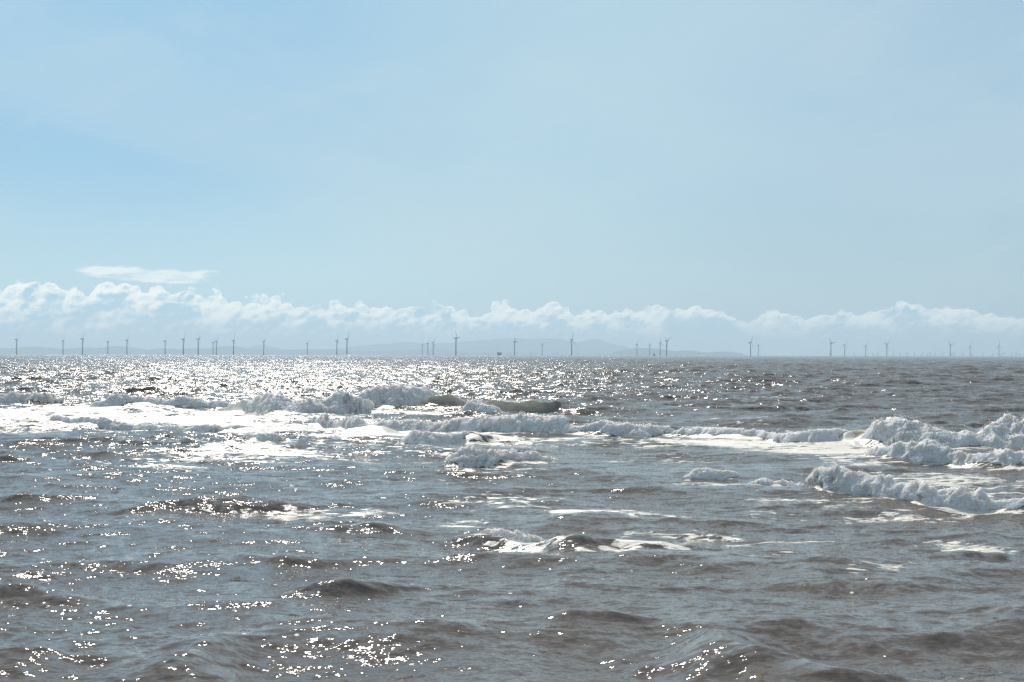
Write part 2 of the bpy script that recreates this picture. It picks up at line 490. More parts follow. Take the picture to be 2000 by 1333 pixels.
def build_sea(mt):
    a_in = np.arange(-25.0, 25.001, 0.041)
    g = 25.0 + 155.0 * (np.linspace(0, 1, 46)[1:]) ** 1.8
    ang = np.radians(np.concatenate([-g[::-1], a_in, g]))
    rad = np.concatenate([np.geomspace(0.4, 7.0, 26)[:-1], 7.0 * np.exp(np.arange(0, math.log(2400 / 7.0), 0.0025)), np.geomspace(2420, 47500, 90)])
    nr, na = len(rad), len(ang)
    RR, AA = np.meshgrid(rad, ang, indexing='ij')
    x = (RR * np.sin(AA)).ravel().astype(np.float32)
    y = (RR * np.cos(AA)).ravel().astype(np.float32)
    dr = np.gradient(rad)
    da = np.gradient(ang)
    cell = np.maximum(dr[:, None] * 0.9, RR * da[None, :]).ravel().astype(np.float32)
    ox, oy, oz = sea_disp(x, y, cell)
    rest_x, rest_y = x, y
    lin = np.float32(0.6)
    # individual crests
    foam = np.zeros_like(x)
    rise = np.zeros_like(x)
    lean = np.zeros_like(x)
    silt_glow = np.zeros_like(x)
    lines = [(solve_line([(a, b, c * (0.76 if kf >= 1.9 else 1.0)) for a, b, c in p], 1.3 * kf), kf, kb, ln, 0.0) for p, kf, kb, ln in CRESTS]
    lines += [(solve_line(p, 1.1), 0.8, 2.4, 0.0, 1.0) for _, p in BREAKERS]
    for (X, Y, H), kf, kb, ln, fo in lines:
        hm = H.max()
        sel = np.nonzero((x > X[0] - 0.2) & (x < X[-1] + 0.2) & (y > Y.min() - 6 * hm * kf - 1) & (y < Y.max() + 4 * hm * kb + 1))[0]
        if len(sel) == 0:
            continue
        xs, ys = x[sel].astype(np.float64), y[sel]
        yc = smooth_interp(xs, X, Y) + 0.25 * hm * fbm(xs / (2.2 * hm + 0.3), xs * 0 + 0.5, xs * 0 + X[0], 3, 31)
        hh = np.maximum(smooth_interp(xs, X, H), 0.0) * (1.0 + (0.30 * fbm(xs / (3.0 * hm + 0.3), xs * 0 + 2.0, xs * 0 + X[0], 3, 77) if not fo else 0.0))
        dyv = (ys - yc).astype(np.float32)
        wid = np.where(dyv < 0, kf, kb) * (0.35 * hm + 0.65 * hh)
        pr = np.exp(-(dyv / np.maximum(wid, 1e-3)) ** 2)
        rise[sel] = np.maximum(rise[sel], (hh * pr * (0.34 if fo else 1.0)).astype(np.float32))
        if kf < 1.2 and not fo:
            silt_glow[sel] = np.maximum(silt_glow[sel], (np.clip(hh / hm * 1.1, 0, 1) ** 1.6 * pr ** 0.8).astype(np.float32))  # mask for the painted glow of light through steep crests
        if ln:
            lean[sel] = np.maximum(lean[sel], (ln * hh * pr ** 3).astype(np.float32))
        if fo:
            f = np.clip(hh / hm * 2.0, 0, 1) * np.exp(-((dyv + 1.2 * hm) / (0.9 * hm)) ** 2)
            foam[sel] = np.maximum(foam[sel], (0.62 * f).astype(np.float32))
    for px, py, rx, ry, amt in PATCHES:
        cx, cy = ground(px, py)
        y0 = ground(px, py + ry)[1]
        y1 = ground(px, py - ry)[1]
        x1 = ground(px + rx, py)[0] - cx
        sel = np.nonzero((np.abs(x - cx) < 1.6 * x1) & (y > cy - 1.6 * (cy - y0)) & (y < cy + 1.6 * (y1 - cy)))[0]
        u = (x[sel] - cx) / x1
        v = np.where(y[sel] < cy, (y[sel] - cy) / (cy - y0), (y[sel] - cy) / (y1 - cy))
        f = min(1.0, amt * 1.25) * np.exp(-1.2 * (u * u + v * v))
        foam[sel] = 1 - (1 - foam[sel]) * (1 - f.astype(np.float32))
    oz += rise
    oy -= lean
    foam = np.minimum(foam, 0.80)
    co = np.empty((len(x), 3), np.float32)
    co[:, 0] = x + ox
    co[:, 1] = y + oy
    co[:, 2] = oz
    idx = np.arange(nr * na, dtype=np.int32).reshape(nr, na)
    quads = np.stack([idx[:-1, :-1], idx[:-1, 1:], idx[1:, 1:], idx[1:, :-1]], -1).reshape(-1, 4)[:, ::-1]
    me = bpy.data.meshes.new("sea")
    me.vertices.add(len(co))
    me.vertices.foreach_set("co", co.ravel())
    nq = len(quads)
    me.loops.add(nq * 4)
    me.loops.foreach_set("vertex_index", np.ascontiguousarray(quads).ravel())
    me.polygons.add(nq)
    me.polygons.foreach_set("loop_start", np.arange(0, nq * 4, 4, dtype=np.int32))
    at = me.attributes.new("foam", 'FLOAT', 'POINT')
    at.data.foreach_set("value", foam)
    at = me.attributes.new("chop", 'FLOAT', 'POINT')
    at.data.foreach_set("value", np.clip(rise / 0.16, 0, 1))
    at = me.attributes.new("silt_glow", 'FLOAT', 'POINT')
    at.data.foreach_set("value", silt_glow)
    me.update()
    me.shade_smooth()
    me.materials.append(mt)
    o = bpy.data.objects.new("sea", me)
    COL.objects.link(o)
    tag(o, kind='structure')
    return o


# ------------------------------------------------------------------ water and foam materials
def water_material():
    mt = bpy.data.materials.new("sea_water")
    mt.use_nodes = True
    t = NT(mt.node_tree)
    t.n.clear()
    tc = t.node('ShaderNodeTexCoord')
    P = tc.outputs['Object']
    sp = t.node('ShaderNodeSeparateXYZ')
    t.l.new(P, sp.inputs[0])
    X, Y, Z = sp.outputs
    flat = t.xyz(X, Y, 0.0)
    wide = t.xyz(t.m('MULTIPLY', X, 0.45), Y, 0.0)
    # ripples too fine for the mesh tilt the surface
    def tilt(sc, det, amt, sx):
        nd = t.node('ShaderNodeTexNoise', noise_dimensions='3D')
        t.put(nd.inputs['Vector'], t.xyz(t.m('MULTIPLY', X, sx), Y, 0.0))
        nd.inputs['Scale'].default_value = sc
        nd.inputs['Detail'].default_value = det
        nd.inputs['Roughness'].default_value = 0.5
        v1 = t.node('ShaderNodeVectorMath', operation='SUBTRACT')
        t.l.new(nd.outputs['Color'], v1.inputs[0])
        v1.inputs[1].default_value = (0.5, 0.5, 0.5)
        v2 = t.node('ShaderNodeVectorMath', operation='MULTIPLY')
        t.l.new(v1.outputs[0], v2.inputs[0])
        t.put(v2.inputs[1], t.xyz(amt, amt, 0.0))
        return v2.outputs[0]

    dist = t.m('SQRT', t.m('ADD', t.m('MULTIPLY', X, X), t.m('MULTIPLY', Y, Y)))
    offshore = t.ss(dist, 16.0, 100.0)
    chop = t.node('ShaderNodeAttribute', attribute_name="chop").outputs['Fac']
    gn = t.node('ShaderNodeNewGeometry')
    acc = gn.outputs['Normal']
    for args in ((3.2, 4.0, t.m('MULTIPLY_ADD', offshore, 0.40, 0.78), 0.35), (11.0, 2.0, t.m('ADD', t.m('MULTIPLY', chop, 0.55), t.m('MULTIPLY_ADD', offshore, 0.70, 0.52)), 0.4), (34.0, 1.0, 0.62, 0.5)):
        ad = t.node('ShaderNodeVectorMath', operation='ADD')
        t.l.new(acc, ad.inputs[0])
        t.l.new(tilt(*args), ad.inputs[1])
        acc = ad.outputs[0]
    nrm = t.node('ShaderNodeVectorMath', operation='NORMALIZE')
    t.l.new(acc, nrm.inputs[0])
    # water body
    silt_glow = t.noise(wide, 0.35, 4.0, 0.5)
    wc = t.mix(silt_glow, (0.102, 0.086, 0.074), (0.138, 0.112, 0.090))
    crest_glow = t.node('ShaderNodeAttribute', attribute_name="silt_glow").outputs['Fac']     # light through thin breaking crests, painted as a paler sandy colour
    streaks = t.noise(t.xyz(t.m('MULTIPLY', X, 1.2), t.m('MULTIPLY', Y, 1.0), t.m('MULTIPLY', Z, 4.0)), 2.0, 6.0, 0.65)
    wc = t.mix(crest_glow, wc, t.mix(t.ss(streaks, 0.35, 0.65), (0.60, 0.50, 0.37), (0.78, 0.67, 0.53)))
    wb = t.node('ShaderNodeBsdfPrincipled')
    t.l.new(wc, wb.inputs['Base Color'])
    t.put(wb.inputs['Roughness'], t.m('MULTIPLY_ADD', offshore, 0.11, 0.055))
    wb.inputs['IOR'].default_value = 1.333
    t.l.new(nrm.outputs[0], wb.inputs['Normal'])
    # foam lying on the water
    at = t.node('ShaderNodeAttribute', attribute_name="foam")
    fm = at.outputs['Fac']
    lace = t.noise(wide, 4.2, 8.0, 0.66, 1.2)
    vor = t.node('ShaderNodeTexVoronoi', feature='DISTANCE_TO_EDGE')
    warp = t.node('ShaderNodeVectorMath', operation='ADD')
    wn = t.node('ShaderNodeTexNoise')
    t.l.new(wide, wn.inputs['Vector'])
    wn.inputs['Scale'].default_value = 1.7
    wn.inputs['Detail'].default_value = 4.0
    t.l.new(wide, warp.inputs[0])
    t.l.new(wn.outputs['Color'], warp.inputs[1])
    t.l.new(warp.outputs[0], vor.inputs['Vector'])
    vor.inputs['Scale'].default_value = 2.4
    web = t.ss(vor.outputs['Distance'], 0.16, 0.0)
    streak = t.noise(t.xyz(t.m('MULTIPLY', X, 0.13), t.m('MULTIPLY', Y, 0.30), 4.0), 2.0, 7.0, 0.62, 0.7)
    lace2 = t.m('ADD', t.m('MULTIPLY_ADD', t.m('SUBTRACT', lace, 0.5), 1.0, 0.5), t.m('MULTIPLY', t.m('SUBTRACT', streak, 0.5), 1.0))
    v = t.m('ADD', t.m('MULTIPLY', t.m('SUBTRACT', fm, 0.5), 0.42), t.m('ADD', lace2, t.m('MULTIPLY', t.m('MULTIPLY', web, fm), 0.22)))
    patch = t.m('MULTIPLY', t.ss(v, 0.54, 0.61), 0.92)
    patch = t.m('MULTIPLY', patch, t.ss(fm, 0.03, 0.25))
    # single floating bubbles
    vb = t.node('ShaderNodeTexVoronoi', feature='F1')
    t.l.new(flat, vb.inputs['Vector'])
    vb.inputs['Scale'].default_value = 2.6
    keep = t.node('ShaderNodeSeparateColor')
    t.l.new(vb.outputs['Color'], keep.inputs[0])
    big = t.noise(wide, 0.25, 2.0, 0.5)
    spot = t.m('MULTIPLY', t.ss(vb.outputs['Distance'], 0.075, 0.05), t.m('GREATER_THAN', t.m('ADD', keep.outputs[0], t.m('MULTIPLY', big, 0.5)), 0.93))
    foam = t.m('MAXIMUM', patch, t.m('MULTIPLY', spot, 0.85))
    fb = t.node('ShaderNodeBsdfPrincipled')
    fb.inputs['Base Color'].default_value = (0.72, 0.67, 0.58, 1)
    fb.inputs['Roughness'].default_value = 0.45
    fbump = t.node('ShaderNodeBump')
    fbump.inputs['Strength'].default_value = 0.8
    fbump.inputs['Distance'].default_value = 0.05
    t.l.new(lace, fbump.inputs['Height'])
    t.l.new(fbump.outputs[0], fb.inputs['Normal'])
    mx = t.node('ShaderNodeMixShader')
    t.l.new(foam, mx.inputs[0])
    t.l.new(wb.outputs[0], mx.inputs[1])
    t.l.new(fb.outputs[0], mx.inputs[2])
    out = t.node('ShaderNodeOutputMaterial')
    t.l.new(mx.outputs[0], out.inputs['Surface'])
    return mt


def foam_material():
    mt = bpy.data.materials.new("churned_foam")
    mt.use_nodes = True
    t = NT(mt.node_tree)
    b = mt.node_tree.nodes['Principled BSDF']
    tc = t.node('ShaderNodeTexCoord')
    n = t.noise(tc.outputs['Object'], 3.5, 6.0, 0.62, 0.4)
    f = t.noise(tc.outputs['Object'], 22.0, 5.0, 0.65)
    g = t.noise(tc.outputs['Object'], 9.0, 6.0, 0.7, 0.8)
    c = t.mix(t.ss(n, 0.33, 0.60), (0.93, 0.80, 0.61), (0.985, 0.91, 0.76))
    g2 = t.noise(tc.outputs['Object'], 24.0, 4.0, 0.65, 0.5)
    gap = t.m('ADD', t.m('MULTIPLY', g, 0.6), t.m('MULTIPLY', g2, 0.4))
    c = t.mix(t.ss(gap, 0.475, 0.385, 0.0, 0.8), c, (0.28, 0.24, 0.18))
    b.inputs['Roughness'].default_value = 0.6
    b.inputs['Specular IOR Level'].default_value = 0.3
    b.inputs['Subsurface Weight'].default_value = 0.8
    b.inputs['Subsurface Radius'].default_value = (1.0, 0.82, 0.60)
    b.inputs['Subsurface Scale'].default_value = 0.17
    bump = t.node('ShaderNodeBump')
    bump.inputs['Strength'].default_value = 1.0
    bump.inputs['Distance'].default_value = 0.05
    t.l.new(t.m('ADD', f, t.m('MULTIPLY', g, 0.9)), bump.inputs['Height'])
    t.l.new(bump.outputs[0], b.inputs['Normal'])
    # ragged, see-through edges where the foam is thin
    thick = t.node('ShaderNodeAttribute', attribute_name="thick").outputs['Fac']
    h1 = t.noise(tc.outputs['Object'], 6.0, 5.0, 0.7, 0.6)
    h2 = t.noise(tc.outputs['Object'], 30.0, 3.0, 0.6)
    hole = t.m('ADD', t.m('MULTIPLY', h1, 0.7), t.m('MULTIPLY', h2, 0.3))
    al = t.ss(t.m('ADD', hole, t.m('MULTIPLY', t.m('SUBTRACT', thick, 0.5), 0.7)), 0.38, 0.52)
    tl = t.node('ShaderNodeBsdfTranslucent')             # bubbles pass light on through the froth
    t.l.new(c, tl.inputs['Color'])
    t.l.new(bump.outputs[0], tl.inputs['Normal'])
    ms = t.node('ShaderNodeMixShader')
    ms.inputs[0].default_value = 0.10
    t.l.new(b.outputs[0], ms.inputs[1])
    t.l.new(tl.outputs[0], ms.inputs[2])
    tr = t.node('ShaderNodeBsdfTransparent')
    mx = t.node('ShaderNodeMixShader')
    t.l.new(al, mx.inputs[0])
    t.l.new(tr.outputs[0], mx.inputs[1])
    t.l.new(ms.outputs[0], mx.inputs[2])
    t.l.new(mx.outputs[0], mt.node_tree.nodes['Material Output'].inputs['Surface'])
    return mt


def billow(x, y, z, octv, seed):
    s, a, f, tot = 0, 1.0, 1.0, 0
    for o in range(octv):
        s = s + a * (1.0 - np.abs(vnoise(x * f + 3.1 * o, y * f, z * f + 7.7 * o, seed + o)) * 2.0)
        tot += a
        a *= 0.55
        f *= 2.07
    return s / tot


def build_breaker(label, pts, mt, seed):
    X, Y, H = solve_line(pts, 1.3)
    hm = float(H.max())
    dist = float(Y.mean())
    step = 0.62 * dist / 1422.0
    n = int(min(1400, (X[-1] - X[0]) / step))
    xs = np.linspace(X[0], X[-1], n)
    yc = smooth_interp(xs, X, Y)
    hh = np.maximum(smooth_interp(xs, X, H), 0.0)
    hh = hh * (0.86 + 0.26 * fbm(xs / (1.6 * hm), xs * 0, xs * 0 + seed, 3, seed))
    yc = yc + 0.30 * hm * fbm(xs / (2.0 * hm), xs * 0 + 4, xs * 0, 3, seed + 3)
    nt = 96
    tt = np.linspace(-0.22, 1.05, nt)                    # 0 front foot .. 1 back foot
    ang = tt * math.pi
    XX = np.repeat(xs[:, None], nt, 1)
    hs = hh[:, None]
    u = np.cos(np.clip(ang, 0, math.pi))
    under = np.clip(-tt, 0, 1) + np.clip(tt - 1.0, 0, 1)
    py = np.where(u > 0, -1.40, -1.30) * u - np.where(tt < 0.5, 0.35, -0.35) * under
    pz = 1.0 - np.abs(u) ** 1.6 - 2.2 * under
    YY = yc[:, None] + hs * py[None, :]
    ZZ = hs * (1.02 * pz[None, :] + 0.05)
    gy, gz = np.gradient(py), np.gradient(pz)
    gl = np.sqrt(gy * gy + gz * gz) + 1e-6
    ny = (-gz / gl)[None, :] * np.ones_like(XX)
    nz = (gy / gl)[None, :] * np.ones_like(XX)
    # lumps of churned foam of many sizes; the front drags them down and sideways
    s = 1.0 / (1.3 * hm + 0.05)
    wx = XX + 0.5 * hm * vnoise(XX * s * 1.3, YY * s, ZZ * s, seed + 60)
    wy = ZZ + 0.35 * hm * vnoise(XX * s * 1.1, YY * s + 5, ZZ * s, seed + 61)
    shear = wx + 0.6 * (hs - ZZ)
    big = billow(shear * s, YY * s, wy * s, 2, seed + 10)
    mid = billow(shear * s * 2.3, YY * s * 2.3, wy * s * 1.7, 3, seed + 20)
    patchy = np.clip(0.6 + 0.9 * vnoise(wx * s * 0.9, YY * s * 0.9, wy * s * 1.2, seed + 33), 0.1, 1.5)
    fin = fbm(shear * s * 6.0, YY * s * 6.0, wy * s * 4.0, 4, seed + 30, 0.62)
    amp = np.clip(hs / hm * 1.4, 0.0, 1.0) * hm
    froth = billow(XX * s * 15.0, YY * s * 15.0, ZZ * s * 13.0, 2, seed + 50)
    topm = np.clip(np.sin(np.clip(ang, 0, math.pi)), 0, 1)[None, :] ** 3
    spike = np.clip(vnoise(XX * s * 9.0, YY * s * 4.0, XX * 0, seed + 70) * 0.5 + fbm(XX * s * 2.2, YY * s, XX * 0 + 3, 3, seed + 71) * 0.7, 0, 1.2) * topm
    d = amp * (0.24 * big + 0.20 * mid * patchy + 0.085 * fin * patchy + 0.065 * froth + 0.08 * spike - 0.10)
    XX = XX + amp * 0.14 * vnoise(XX * s * 3, YY * s * 3, ZZ * s * 3, seed + 40)
    YY = YY + ny * d
    ZZ = ZZ + nz * d
    _, _, wz = sea_disp(xs.astype(np.float32), yc.astype(np.float32), np.full(n, 0.2, np.float32), (0, 1))
    ZZ = ZZ + wz[:, None]
    ends = np.clip(hh / hm, 0, 1)
    ZZ = ZZ - (0.10 * hm * (1 - np.clip(ends * 3, 0, 1)))[:, None]
    foot = (0.62 + 0.38 * np.clip((tt + 0.02) / 0.16, 0, 1)) * np.clip((1.0 - tt) / 0.35, 0, 1)
    thick = np.clip(np.repeat(np.clip(ends * 1.5, 0, 1)[:, None], nt, 1) * (0.15 + 0.85 * foot)[None, :], 0, 1)
    co = np.stack([XX, YY, ZZ], -1).reshape(-1, 3)
    org = np.array([X.mean(), Y.mean(), 0.0])
    idx = np.arange(n * nt).reshape(n, nt)
    q = np.stack([idx[:-1, :-1], idx[1:, :-1], idx[1:, 1:], idx[:-1, 1:]], -1).reshape(-1, 4)
    # a torn outer veil of froth and spray over the same front
    g3 = co.reshape(n, nt, 3)
    veil = np.stack([XX, YY + ny * 0.07 * amp, ZZ + nz * (0.10 + 0.10 * big) * amp], -1)
    j0, j1 = int(nt * 0.16), int(nt * 0.80)
    veil = veil[:, j0:j1].reshape(-1, 3)
    vidx = np.arange(len(veil)).reshape(n, j1 - j0)
    q2 = np.stack([vidx[:-1, :-1], vidx[1:, :-1], vidx[1:, 1:], vidx[:-1, 1:]], -1).reshape(-1, 4) + len(co)
    verts = [co - org, veil - org]
    q = np.concatenate([q, q2])
    # flecks of spray thrown off the crest, clumped with the foam they belong to
    rg = np.random.default_rng(seed)
    ns = int(n * 2.2)
    ii = rg.integers(0, n, ns)
    keep = rg.random(ns) < np.clip(hh[ii] / hm, 0, 1)
    ii = ii[keep]
    octa_v = np.array([(1, 0, 0), (-1, 0, 0), (0, 1, 0), (0, -1, 0), (0, 0, 1), (0, 0, -1)], float)
    octa_f = np.array([(0, 2, 4), (2, 1, 4), (1, 3, 4), (3, 0, 4), (2, 0, 5), (1, 2, 5), (3, 1, 5), (0, 3, 5)])
    tris = []
    off = len(co) + len(veil)
    for i in ii:
        j = int(nt * (0.22 + 0.45 * rg.random()))
        p = co.reshape(n, nt, 3)[i, j] - org
        up = abs(rg.normal()) * 0.13 * hm
        p = p + np.array([rg.normal() * 0.15 * hm, -abs(rg.normal()) * 0.18 * hm, up])
        sz = (0.010 + 0.03 * rg.random() ** 3) * (0.35 * hm + 0.12)
        verts.append(p + octa_v * sz * (0.7 + 0.6 * rg.random((6, 1))))
        tris.append(octa_f + off)
        off += 6
    V = np.concatenate(verts)
    F = [tuple(int(a) for a in f) for f in q] + [tuple(int(a) for a in f) for tr in tris for f in tr]
    o = mesh_obj("breaking_wave", V.tolist(), F, mt, smooth=True)
    tk = np.full(len(V), 1.0, np.float32)
    tk[:n * nt] = thick.ravel()
    tk[n * nt:n * nt + len(veil)] = 0.30 * np.repeat(np.clip(ends * 1.6, 0, 1), j1 - j0)
    o.data.attributes.new("thick", 'FLOAT', 'POINT').data.foreach_set("value", tk)
    o.location = org
    tag(o, label, "breaking wave", "foaming breakers rolling in")
    return o


# ------------------------------------------------------------------ hills on the horizon
def build_hills(name, prof, D, depth, mt, seed):
    px = np.array([p[0] for p in prof], float)
    hz = 694 + (px - 1000) * 0.002
    hp = np.maximum(hz - np.array([p[1] for p in prof], float), 0)
    X = np.array([at_dist(p, D)[0] for p in px])
    H = hp * D / F_PX
    n = int((X[-1] - X[0]) / (D * 0.00045))
    xs = np.linspace(X[0], X[-1], n)
    hs = np.maximum(smooth_interp(xs, X, H), 0)
    hs = hs * (1 + 0.05 * fbm(xs / 900.0, xs * 0, xs * 0, 4, seed))
    m = 21
    v = np.linspace(-1, 1, m)
    XX = np.repeat(xs[:, None], m, 1)
    YY = D + v[None, :] * depth + 0.12 * depth * fbm(XX / 3000.0, v[None, :] * 2 + XX * 0, XX * 0, 3, seed + 3)
    ZZ = hs[:, None] * (np.cos(v * math.pi / 2) ** 0.8)[None, :]
    ZZ = ZZ * (1 + 0.12 * fbm(XX / 1500.0, YY / 1500.0, XX * 0, 4, seed + 5) * (1 - np.abs(np.cos(v * math.pi / 2)) ** 6)[None, :]) - 1.0
    idx = np.arange(n * m).reshape(n, m)
    q = np.stack([idx[:-1, :-1], idx[1:, :-1], idx[1:, 1:], idx[:-1, 1:]], -1).reshape(-1, 4)
    o = mesh_obj(name, np.stack([XX, YY, ZZ], -1).reshape(-1, 3).tolist(), q.tolist(), mt, smooth=True)
    tag(o, kind='structure')
    return o


# ------------------------------------------------------------------ wind turbine
def blade_mesh(mt):
    secs = []
    L = 52.0
    for k in range(15):
        u = k / 14
        chord = 2.4 + (1.9 * math.sin(min(u / 0.22, 1) * math.pi / 2) if u < 0.22 else 1.9 * (1 - (u - 0.22) / 0.78) ** 0.9) - (1.5 * max(0, u - 0.22) / 0.78)
        chord = max(chord, 0.5)
        thick = max(0.22, (2.3 if u < 0.06 else 1.5 * (1 - u) ** 1.2 + 0.22))
        tw = R(16 * (1 - u) ** 2)
        bend = 1.6 * u * u
        ring = []
        for j in range(12):
            a = 2 * math.pi * j / 12
            cx = chord * (0.5 * math.cos(a) + 0.12)
            cy = thick * 0.5 * math.sin(a) * (1.0 if math.cos(a) > 0 else 0.75)
            ring.append((cx * math.cos(tw) - cy * math.sin(tw), cx * math.sin(tw) + cy * math.cos(tw) + bend, 1.2 + L * u))
        secs.append(ring)
    V = [p for r in secs for p in r]
    F = []
    for k in range(14):
        for j in range(12):
            F.append((k * 12 + j, k * 12 + (j + 1) % 12, (k + 1) * 12 + (j + 1) % 12, (k + 1) * 12 + j))
    F.append(tuple(range(11, -1, -1)))
    F.append(tuple(14 * 12 + j for j in range(12)))
    return V, F


def make_turbine():
    """origin at sea level, rotor axis along local +Y"""
    root = empty("wind_turbine")
    bm = bmesh.new()
    add_lathe(bm, [(3.1, -3), (3.1, 15.5), (4.6, 15.5), (4.6, 16.1), (3.0, 16.1), (3.0, 17.2)], 20)
    for s in (-1, 1):                                       # boat landing tubes and ladder
        add_bar(bm, (3.9, s * 0.9, -2), (3.9, s * 0.9, 14), 0.25)
        add_bar(bm, (3.0, s * 0.9, 4), (3.9, s * 0.9, 4), 0.18)
        add_bar(bm, (3.0, s * 0.9, 12), (3.9, s * 0.9, 12), 0.18)
    for k in range(12):                                     # railing of the working platform
        a = 2 * math.pi * k / 12
        add_bar(bm, (4.45 * math.cos(a), 4.45 * math.sin(a), 16.1), (4.45 * math.cos(a), 4.45 * math.sin(a), 17.3), 0.06, 6)
    bm_obj("transition_piece", bm, M['yellow'], root)
    bm = bmesh.new()
    add_lathe(bm, [(2.75, 17.2), (2.7, 30), (2.5, 52), (2.1, 72), (1.85, 81.4)], 24)
    bm_obj("tower", bm, M['paint'], root, True)
    bm = bmesh.new()
    ring0 = []
    for y, wd, z0, z1 in ((-11.2, 1.5, 82.2, 85.0), (-10.6, 1.95, 81.6, 85.7), (-3, 2.1, 81.3, 85.9), (2.6, 2.0, 81.5, 85.7), (3.6, 1.6, 82.0, 85.2)):
        ring = [bm.verts.new(p) for p in ((-wd, y, z0 + 0.5), (-wd + 0.5, y, z0), (wd - 0.5, y, z0), (wd, y, z0 + 0.5), (wd, y, z1 - 0.5), (wd - 0.5, y, z1), (-wd + 0.5, y, z1), (-wd, y, z1 - 0.5))]
        if ring0:
            for k in range(8):
                bm.faces.new((ring0[k], ring0[(k + 1) % 8], ring[(k + 1) % 8], ring[k]))
        else:
            bm.faces.new(ring[::-1])
        ring0 = ring
    bm.faces.new(ring0)
    add_box(bm, (0, -9.6, 86.4), (2.6, 0.5, 1.4))
    add_bar(bm, (0.8, -8.6, 85.6), (0.8, -8.6, 88.0), 0.08, 6)
    bm_obj("nacelle", bm, M['paint'], root)
    bm = bmesh.new()
    add_lathe(bm, [(1.75, -1.6), (1.9, -0.6), (1.85, 0.6), (1.4, 1.7), (0.6, 2.4), (0.1, 2.6)], 18, Matrix.Rotation(R(-90), 4, 'X'))
    hub = bm_obj("rotor_hub", bm, M['paint'], root, True)
    hub.location = (0, 5.2, 83.5)
    V, F = blade_mesh(None)
    first = mesh_obj("blade", V, F, M['paint'], hub, True)
    for k in (1, 2):
        b = first.copy()
        COL.objects.link(b)
        b.parent = hub
        b.rotation_euler = (0, R(120 * k), 0)
    return root


def copy_tree(o, parent=None):
    c = o.copy()
    COL.objects.link(c)
    if parent: c.parent = parent
    for ch in list(o.children):
        copy_tree(ch, c)
    return c


# photo x of the tower, y of the hub, turn of the first blade clockwise from upright, label
TURBINES = [
    (32.2, 663.0, 27, "edge-on dark turbine nearest the left edge, a buoy right beside its foot"),
    (123.0, 665.4, 22, "second turbine from the left edge, rotor edge-on above low hills"),
    (161.0, 661.3, -14, "third turbine from left, blade stub pointing level right, buoy just right of its foot"),
    (210.6, 667.0, 24, "small edge-on turbine between two taller ones, fourth from the left"),
    (247.8, 664.0, 20, "edge-on turbine in front of the rounded hill summit at far left"),
    (322.3, 666.0, 20, "edge-on turbine standing alone, sixth from the left edge"),
    (358.0, 662.0, 20, "edge-on turbine left of the first turbine whose blades form a narrow Y"),
    (387.0, 662.0, -50, "tall turbine with narrow Y blades, left of the close pair"),
    (416.0, 669.0, 16, "shorter left turbine of the close pair left of the low buoy"),
    (422.5, 666.0, 20, "taller right turbine of the close pair left of the low buoy"),
    (456.0, 664.7, -4, "turbine with one blade upright and one pointing right, beside the low buoy"),
    (515.0, 667.0, -60, "turbine with narrow Y blades standing alone left of centre"),
    (600.0, 671.0, -58, "short solitary turbine with narrow Y blades below two tiny clouds"),
    (658.0, 665.5, -6, "left turbine of a pair, one blade upright and one drooping right"),
    (677.6, 661.6, 20, "right and taller turbine of a pair, long blade hanging down right"),
    (824.8, 673.5, -5, "shortest and leftmost turbine of the tight row of three"),
    (835.5, 671.0, 36, "middle turbine of the tight row of three"),
    (846.0, 668.0, 33, "tallest and rightmost turbine of the tight row of three"),
    (890.4, 659.8, -36, "largest turbine on the horizon, one blade up left and one level right"),
    (1005.0, 666.5, -24, "turbine just right of the square offshore platform, one blade level right"),
    (1059.0, 674.0, -58, "short pale turbine with V blades between two much taller ones"),
    (1116.6, 663.3, 8, "tall turbine right of centre with three open blades, upright blade longest"),
    (1244.0, 672.4, 8, "turbine with upright blade, first of four before the low headland"),
    (1268.5, 675.0, -57, "short turbine with V blades just left of the dark ship"),
    (1289.4, 669.6, -3, "turbine just right of the dark ship, one blade drooping right"),
    (1302.0, 665.8, -60, "tall turbine with wide V blades, rightmost of four before the headland"),
    (1466.0, 668.3, 22, "taller turbine of the pair right of the headland tip"),
    (1481.0, 675.6, -58, "shorter turbine with V blades of the pair right of the headland tip"),
    (1623.0, 670.2, -40, "tall pale turbine with a tiny far turbine peeping out left of its tower"),
    (1649.8, 674.4, 37, "pale turbine second from left of the four standing together at right"),
    (1690.5, 675.6, 35, "pale turbine third from left of the four standing together at right"),
    (1732.0, 672.0, 46, "tall pale turbine with wide Y blades, last of the four at right"),
    (1856.0, 674.0, -54, "pale turbine with V blades among the haze of tiny turbines at right"),
    (1895.0, 676.8, 6, "pale turbine with upright blade, second from the right edge"),
    (1951.0, 675.6, 0, "pale turbine with upright blade nearest the right edge"),
]
